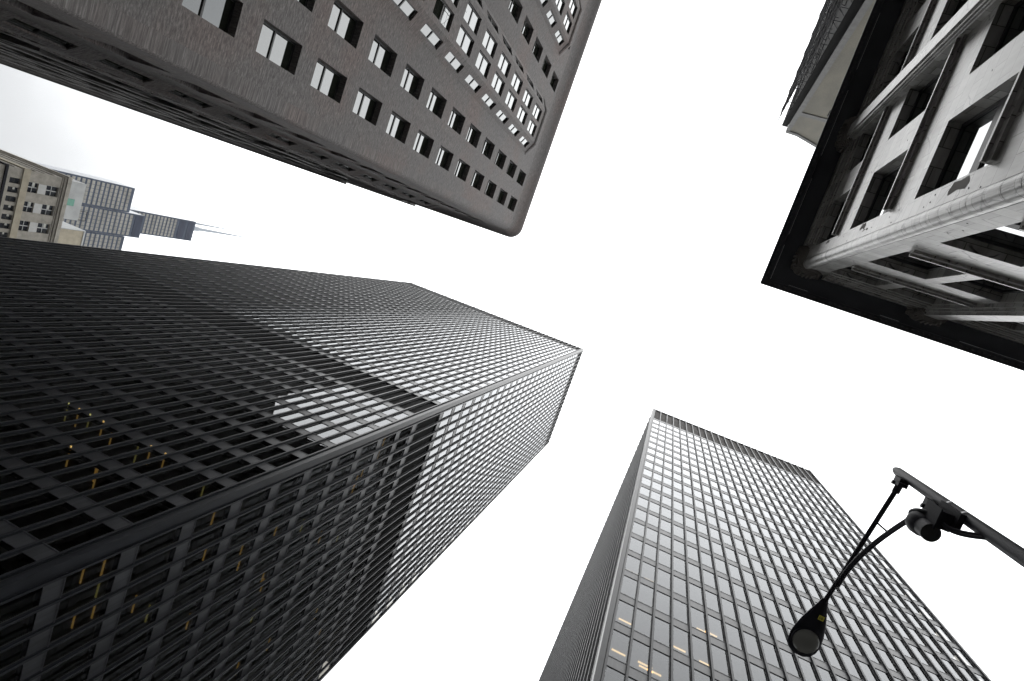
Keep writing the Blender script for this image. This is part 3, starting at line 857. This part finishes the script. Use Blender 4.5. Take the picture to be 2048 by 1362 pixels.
b.mat('cream_stone').face([(-97, 12.45, 0), (-125, 12.45, 0), (-125, 12.45, 77), (-97, 12.45, 77)][::-1])
b.build('stone_wall', rootC)
q = CM().mat('tan_belt'); q.box(-125, -96.82, 12.25, 30, 69.95, 70.95); q.build('belt_course', rootC)
q = CM().mat('cream_stone')
q.box(-125, -96.6, 12.05, 30, 76.55, 77.2); q.box(-125, -96.8, 12.25, 30, 76.2, 76.54); q.box(-125, -96.9, 12.35, 30, 75.9, 76.0)
for (z0, z1, e) in ((71.6, 71.8, .14), (73.0, 73.15, .1), (74.4, 74.6, .16), (68.6, 68.75, .12)): q.box(-125, -97.05, 12.45 - e, 12.6, z0, z1)
q.build('cornice', rootC)
q = CM().mat('black_iron'); q.box(-125, -96.75, 12.2, 30, 67.4, 67.75); q.build('dark_ledge', rootC)
q = CM().mat('pale_panel')
for a, c in gcols: q.box(-97.12, -96.985, a + .05, c - .05, 72.58, 73.77)
q.build_each('spandrel_panel', rootC)
q = CM().mat('dark_stone')
for a, c in gcols: q.box(-97.0, -96.98, a, c, 75.62, 75.72); q.box(-97.0, -96.98, a, c, 75.95, 76.12)
q.build_each('attic_grille', rootC)
for (a, c, z0, z1) in ops3:
    pair = c - a > 1.2
    f = CM().mat('pale_frame' if pair else 'window_frame_dark')
    m_ = (a + c) / 2
    if pair: f.box(-97.3, -97.15, m_ - .055, m_ + .055, z0, z1)
    f.box(-97.3, -97.2, a, c, z0, z0 + .05); f.box(-97.3, -97.2, a, c, (z0 + z1) / 2 - .035, (z0 + z1) / 2 + .035)
    f.box(-97.3, -97.2, a, a + .05, z0 + .051, z1)
    w_ = f.build('window', rootC)
    g = CM().mat('far_glass'); g.face([(-97.27, a, z0), (-97.27, c, z0), (-97.27, c, z1), (-97.27, a, z1)]); g.build('pane', w_)
    if random.random() < .7:
        g = CM().mat('blind_white'); zz = z0 + (z1 - z0) * random.uniform(.45, .6)
        g.box(-97.262, -97.255, a + .04, a + (c - a) * .45, zz + .05, zz + (z1 - z0) * .25); g.build('blind', w_)
q = CM().mat('roof_felt'); q.box(-125, -97.4, 12.6, 30, 76.2, 76.6); q.build('roof', rootC)
settle(rootC)
rootH = thing('rooftop_penthouse', 'pale grey rooftop block with a small teal panel, behind the cream stone building', 'rooftop block', (-145, 22, 102))
q = CM().mat('grey_block'); q.box(-112, -101, 13.2, 19.8, 77.2, 83.2); q.build('wall', rootH)
q = CM().mat('teal_panel'); q.box(-101, -100.95, 16.2, 17.4, 80.6, 81.8); q.build('panel', rootH)
q = CM().mat('black_iron')
for k in range(5): q.tube([(-100.5, 14 + 1.4 * k, 77.2), (-100.5, 14 + 1.4 * k, 79.0)], .04, 5)
q.tube([(-100.5, 13.8, 78.9), (-100.5, 20, 78.9)], .04, 5); q.tube([(-100.5, 13.8, 78.2), (-100.5, 20, 78.2)], .03, 5)
q.tube([(-100.9, 18.0, 83.2), (-100.9, 18.0, 84.4), (-100.9, 19.6, 84.4), (-100.9, 19.6, 83.2)], .06, 5)
q.build('railing', rootH)
settle(rootH)
rootY = thing('tan_block', 'plain yellowish tan block with grey roof beside the cream stone building', 'building', (-150, 40, 0))
q = CM().mat('tan_belt'); q.box(-118, -104, 22.2, 34, 0, 87.2); q.build('wall', rootY)
q = CM().mat('grey_block'); q.box(-118.2, -103.9, 22.05, 22.19, 60, 87.5); q.box(-118, -103.9, 22.2, 34, 87.21, 87.5); q.build('roof_edge', rootY)
settle(rootY)

# ------------------------------------------------------------------ stepped skyscraper far to the west
SF = 1.045
def tf(v): return CP + (Vector(v) - CP) * SF
rootW = thing('stepped_skyscraper', 'distant stepped dark skyscraper with twin white antennas on its roof', 'skyscraper', (-420, 72, 0))
def FM(): return MB(tf)
def wtube(x1, y0, y1, zt, mechs, z_from=230):
    x0 = x1 - 17
    q = FM().mat('far_steel'); q.box(x0, x1, y0, y1, 0, zt); q.build('tower_block', rootW)
    q = FM().mat('far_window')
    z_ = zt - 2.5
    nb = 6; wd = (y1 - y0 - 1.6) / nb
    def blocked(z): return any(a - 1.5 < z < b_ + 1.8 for a, b_ in mechs)
    while z_ > z_from:
        if not blocked(z_):
            for k in range(nb):
                q.box(x1, x1 + .12, y0 + .8 + wd * k + .16, y0 + .8 + wd * (k + 1) - .16, z_ - 2.1, z_)
        z_ -= 3.42
    q.build('window_bands', rootW, kind='stuff')
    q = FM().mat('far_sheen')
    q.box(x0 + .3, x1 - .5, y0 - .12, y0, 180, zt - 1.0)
    q.build('side_sheen', rootW)  # pale south side: the sheen is put into the colour
    for a, b_ in mechs:
        q = FM().mat('far_louver'); q.box(x1, x1 + .15, y0 + .8, y1 - .8, a, b_); q.build('louver_band', rootW)
def rnd_plain(name, col, rough): 
    mt, t, p = base_mat(name); n1 = noise(t, uvmap(t, .05, .25), 1.0, 3)
    t.links.new(ramp(t, n1, [(0.35, tuple(x * .8 for x in col)), (0.65, tuple(x * 1.2 for x in col))]), p.inputs['Base Color']); p.inputs['Roughness'].default_value = rough; p.inputs['Specular IOR Level'].default_value = .12
rnd_plain('far_steel', (0.022, 0.030, 0.048), .45); rnd_plain('far_window', (0.16, 0.155, 0.14), .3)
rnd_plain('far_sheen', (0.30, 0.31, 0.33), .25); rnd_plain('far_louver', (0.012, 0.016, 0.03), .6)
wtube(-380, 45.1, 63.0, 343.6, [], 250)
wtube(-380, 63.4, 80.5, 356.7, [(349.5, 355.5)], 250)
wtube(-380, 80.9, 98.0, 345.0, [], 280)
wtube(-397.2, 63.4, 80.5, 423.0, [(406.5, 413.0), (415.5, 421.0)], 350)
q = FM().mat('mast_white')
def mast(x, y, z0, z1, r0, r1):
    n = 8; q.tube([(x, y, z0 + (z1 - z0) * k / n) for k in range(n + 1)], [r0 + (r1 - r0) * k / n for k in range(n + 1)], 8)
mast(-402, 70.0, 423, 432, 2.3, 2.1); mast(-402, 70.0, 432, 496, 1.5, .4)
mast(-408, 66.5, 423, 433, 2.0, 1.8); mast(-408, 66.5, 433, 484, 1.0, .3)
for (y_, z1) in ((64.5, 428), (76.5, 455), (65.5, 436)): mast(-399, y_, 423, z1, .35, .1)
q.build_each('antenna', rootW)
settle(rootW)

# ------------------------------------------------------------------ street lamp at the kerb corner
LX, LY = 3.03, 0.874
rootP = thing('street_lamp', 'black street lamp with cobra head on twin arms and small hanging cylinder light', 'street lamp', (LX, LY, 0))
q = MB().mat('lamp_paint')
q.tube([(LX, LY - .09, 0), (LX, LY - .09, .5)], .2, 12); q.tube([(LX, LY - .085, .5), (LX, LY - .02, 7.2), (LX, LY, 9.48), (LX, LY, 9.56)], [.080, .059, .053, .038], 24); q.build('mast', rootP, smooth=True)
def vp(px, py, z):      # where the sight line at a photo point reaches height z
    d = raypt(px, py); return CP + d * ((z - 1.7) / d.z)
J = vp(1690, 1140, 9.42); Hd = vp(1648, 1205, 9.50)
A1 = Vector((LX - .06, LY + .072, 9.15)); A2 = Vector((LX - .06, LY + .078, 8.33))
q = MB().mat('lamp_paint')
def bez(pts, n=16):
    r = []
    for i in range(n + 1):
        t_ = i / n; P0 = [Vector(x) for x in pts]
        while len(P0) > 1: P0 = [P0[k].lerp(P0[k + 1], t_) for k in range(len(P0) - 1)]
        r.append(P0[0])
    return r
q.tube([A1, A1.lerp(J, .5), J, Hd], .027, 12); q.build('upper_arm', rootP, smooth=True)
q = MB().mat('lamp_paint'); M1 = vp(1812, 1042, 8.68); M2 = vp(1735, 1088, 9.18)
q.tube(bez([A2, A2.lerp(M1, .9), M1, M2, J + Vector((0, -.12, -.05)), J + Vector((0, .22, .01))]), .029, 12); q.build('lower_arm', rootP, smooth=True)
q = MB().mat('lamp_paint'); q.tube([vp(1749, 1041, 9.34), vp(1775, 1064, 9.0)], .012, 8); q.build('arm_strut', rootP)
for A in (A1, A2):
    q = MB().mat('lamp_paint')
    q.box(A.x - .05, A.x + .05, A.y - .06, A.y + .03, A.z - .08, A.z + .08)
    q.box(A.x - .075, A.x + .02, A.y - .02, A.y + .02, A.z - .15, A.z - .06)
    q.tube([(A.x - .085, A.y + .02, A.z), (A.x + .07, A.y + .02, A.z)], .022, 8); q.tube([A + Vector((0, -.02, 0)), A + Vector((0, .12, .02))], .04, 10)
    q.build('arm_bracket', rootP)
# cobra head
hd = (vp(1612, 1288, 9.42) - Hd); ax = Vector((hd.x, hd.y, 0)).normalized(); sd_ = Vector((ax.y, -ax.x, 0))
Ltot = hd.length + .0
HSX = 1.13
q = MB().mat('lamp_paint')
secs = [(-.04, .032, .03, .03), (.04, .055, .045, .045), (.12, .085, .06, .06), (.24, .125, .08, .07), (.36, .155, .095, .075), (.46, .168, .10, .075), (.56, .155, .09, .07), (.62, .12, .07, .06), (.655, .06, .035, .03)]
n2 = 20; prev = None
for (l, hw, up, dn) in secs:
    l *= HSX; hw *= 1.12
    c_ = Hd + ax * l
    ring = []
    for i in range(n2):
        th = 2 * math.pi * i / n2
        ring.append(c_ + sd_ * math.cos(th) * hw + Vector((0, 0, (up if math.sin(th) > 0 else dn * .6) * math.sin(th))))
    if prev:
        for i in range(n2): q.face([prev[i], prev[(i + 1) % n2], ring[(i + 1) % n2], ring[i]])
    else: q.face(ring[::-1])
    prev = ring
q.face(prev)
head = q.build('lamp_head', rootP, smooth=True)
q = MB().mat('lens_glass')
lc = Hd + ax * .53
prevr = None
for k in range(7):
    a_ = math.radians(90 * k / 6); rr_ = .155 * math.cos(a_) + .002; zz = -.035 - .062 * math.sin(a_)
    ring = [lc + ax * math.cos(2 * math.pi * i / 24) * rr_ + sd_ * math.sin(2 * math.pi * i / 24) * rr_ + Vector((0, 0, zz)) for i in range(24)]
    if prevr:
        for i in range(24): q.face([prevr[i], prevr[(i + 1) % 24], ring[(i + 1) % 24], ring[i]])
    prevr = ring
q.face(prevr); q.build('lens', head, smooth=True)
q = MB().mat('lamp_paint')
for k in range(24):
    a0, a1 = 2 * math.pi * k / 24, 2 * math.pi * (k + 1) / 24
    def rp(a, r, z): return lc + ax * math.cos(a) * r + sd_ * math.sin(a) * r + Vector((0, 0, z))
    q.face([rp(a0, 0.155, -.052), rp(a1, 0.155, -.052), rp(a1, .169, -.045), rp(a0, .169, -.045)][::-1])
    q.face([rp(a0, .169, -.045), rp(a1, .169, -.045), rp(a1, .169, -.01), rp(a0, .169, -.01)][::-1])
q.build('lens_ring', head)
# numbered sticker
st = MB().mat('yellow_sticker'); sc_ = Hd + ax * .175 + sd_ * .03 + Vector((0, 0, -.052))
e1 = ax * .03; e2 = sd_ * .034
def sq(mb, c_, a_, b_, z): mb.face([c_ - a_ - b_ + Vector((0, 0, z)), c_ + a_ - b_ + Vector((0, 0, z)), c_ + a_ + b_ + Vector((0, 0, z)), c_ - a_ + b_ + Vector((0, 0, z))])
sq(st, sc_, e1, e2, -.004); sticker = st.build('number_sticker', head)
txt = bpy.data.curves.new('sticker_number', 'FONT'); txt.body = '40'; txt.size = .05; txt.align_x = 'CENTER'; txt.align_y = 'CENTER'; txt.extrude = .0004
txo = bpy.data.objects.new('sticker_number', txt); COL.objects.link(txo); txt.materials.append(MATS['ink'])
rx = -sd_; ry = ax      # text x, y axes; reads from below
zx = rx.cross(ry)
if zx.z > 0: rx = -rx; zx = rx.cross(ry)
mt_ = Matrix((rx, ry, zx)).transposed().to_4x4(); mt_.translation = sc_ + Vector((0, 0, -.0055))
bpy.context.view_layer.update()
tme = bpy.data.meshes.new_from_object(txo); bpy.data.objects.remove(txo); tme.transform(mt_)
txo = bpy.data.objects.new('sticker_number', tme); COL.objects.link(txo); txo.parent = sticker
# junction box strapped to the mast
bz = 7.92
q = MB().mat('black_iron')
q.box(LX - .21, LX - .09, LY + .0, LY + .16, bz - .13, bz + .13); q.box(LX - .225, LX - .212, LY - .02, LY + .18, bz - .15, bz + .15)
q.box(LX - .10, LX - .05, LY - .05, LY + .1, bz - .2, bz + .2)
q.build('junction_box', rootP)
for z_ in (bz - .13, bz + .17):
    q = MB().mat('strap_and_highlight')
    for a0 in range(140, 260, 12):
        r_ = .079
        q.face([(LX + r_ * math.cos(math.radians(a)), LY + r_ * math.sin(math.radians(a)), z2) for a, z2 in ((a0 + 12, z_), (a0, z_), (a0, z_ + .028), (a0 + 12, z_ + .028))])
    q.build('steel_strap', rootP)
q = MB().mat('black_iron'); q.tube(bez([(LX - .17, LY + .1, bz - .16), (LX - .15, LY + .12, bz - .26), (LX - .08, LY + .07, bz - .36), (LX - .02, LY + .01, bz - .50)]), .018, 8)
q.build('cable', rootP); q = MB().mat('black_iron')
q.tube(bez([(LX - .15, LY + .12, bz - .16), (LX - .14, LY + .13, bz - .30), (LX - .08, LY + .08, bz - .42), (LX - .02, LY + .0, bz - .58)]), .016, 8)
q.build('cable', rootP); q = MB().mat('black_iron')
for z_ in (bz + .3, bz - .2, bz - 1.0): q.box(LX + .06, LX + .1, LY - .04, LY + .02, z_, z_ + .05)
q.build_each('clip', rootP)
# hanging cylinder light
c1 = vp(1834, 1042, 8.12)
q = MB().mat('lamp_paint')
pts = bez([(LX - .19, LY + .09, bz + .05), (LX - .28, LY + .10, bz + .16), (c1.x - .05, c1.y - .02, 8.34), (c1.x - .02, c1.y, 8.1)])
q.tube(pts, .024, 10); q.build('light_arm', rootP, smooth=True)
q = MB().mat('lamp_paint')
q.tube([(c1.x, c1.y, 8.14), (c1.x, c1.y, 8.10), (c1.x, c1.y, 8.08), (c1.x, c1.y, 7.99), (c1.x, c1.y, 7.96)], [.05, .108, .112, .105, .088], 22)
q.tube([(c1.x, c1.y, 7.97), (c1.x, c1.y, 7.80)], [.085, .085], 22, False)
q.build('hanging_light', rootP, smooth=True)
q = MB().mat('ink'); q.tube([(c1.x, c1.y, 7.95), (c1.x, c1.y, 7.805)], [.078, .078], 22); q.build('dark_opening', rootP)  # black plug paints the darkness inside the cylinder's open end
settle(rootP)

# ------------------------------------------------------------------ ground
q = MB().mat('asphalt'); q.box(-690, 410, -410, 410, -1, -.13); q.build('ground', kind='structure')
q = MB().mat('paving')
q.box(-400, -16.5, 12, 400, -.5, 0); q.box(-400, -16.5, -400, 3.0, -.5, 0)
q.box(-1.5, 400, -400, 3.0, -.5, 0); q.box(-1.5, 400, 13, 400, -.5, 0)
q.build('pavement', kind='structure')
q = MB().mat('paint_white')
for k in range(8): q.box(-15.5 + 1.6 * k, -14.9 + 1.6 * k, 5, 8, -.129, -.125)
q.build('road_markings', kind='structure')

# ------------------------------------------------------------------ haze
hz = bpy.data.materials.new('haze'); hz.use_nodes = True; t = hz.node_tree; t.nodes.clear(); MATS['haze'] = hz
o_ = t.nodes.new('ShaderNodeOutputMaterial'); pv = t.nodes.new('ShaderNodeVolumePrincipled')
pv.inputs['Color'].default_value = (0.93, 0.96, 1.0, 1); pv.inputs['Density'].default_value = 0.00005
t.links.new(pv.outputs[0], o_.inputs['Volume'])
q = MB().mat('haze'); q.box(-700, 420, -420, 420, -2, 520) if False else q.box(-700, 420, -420, 420, -2, 520)
q.build('haze', kind='stuff')
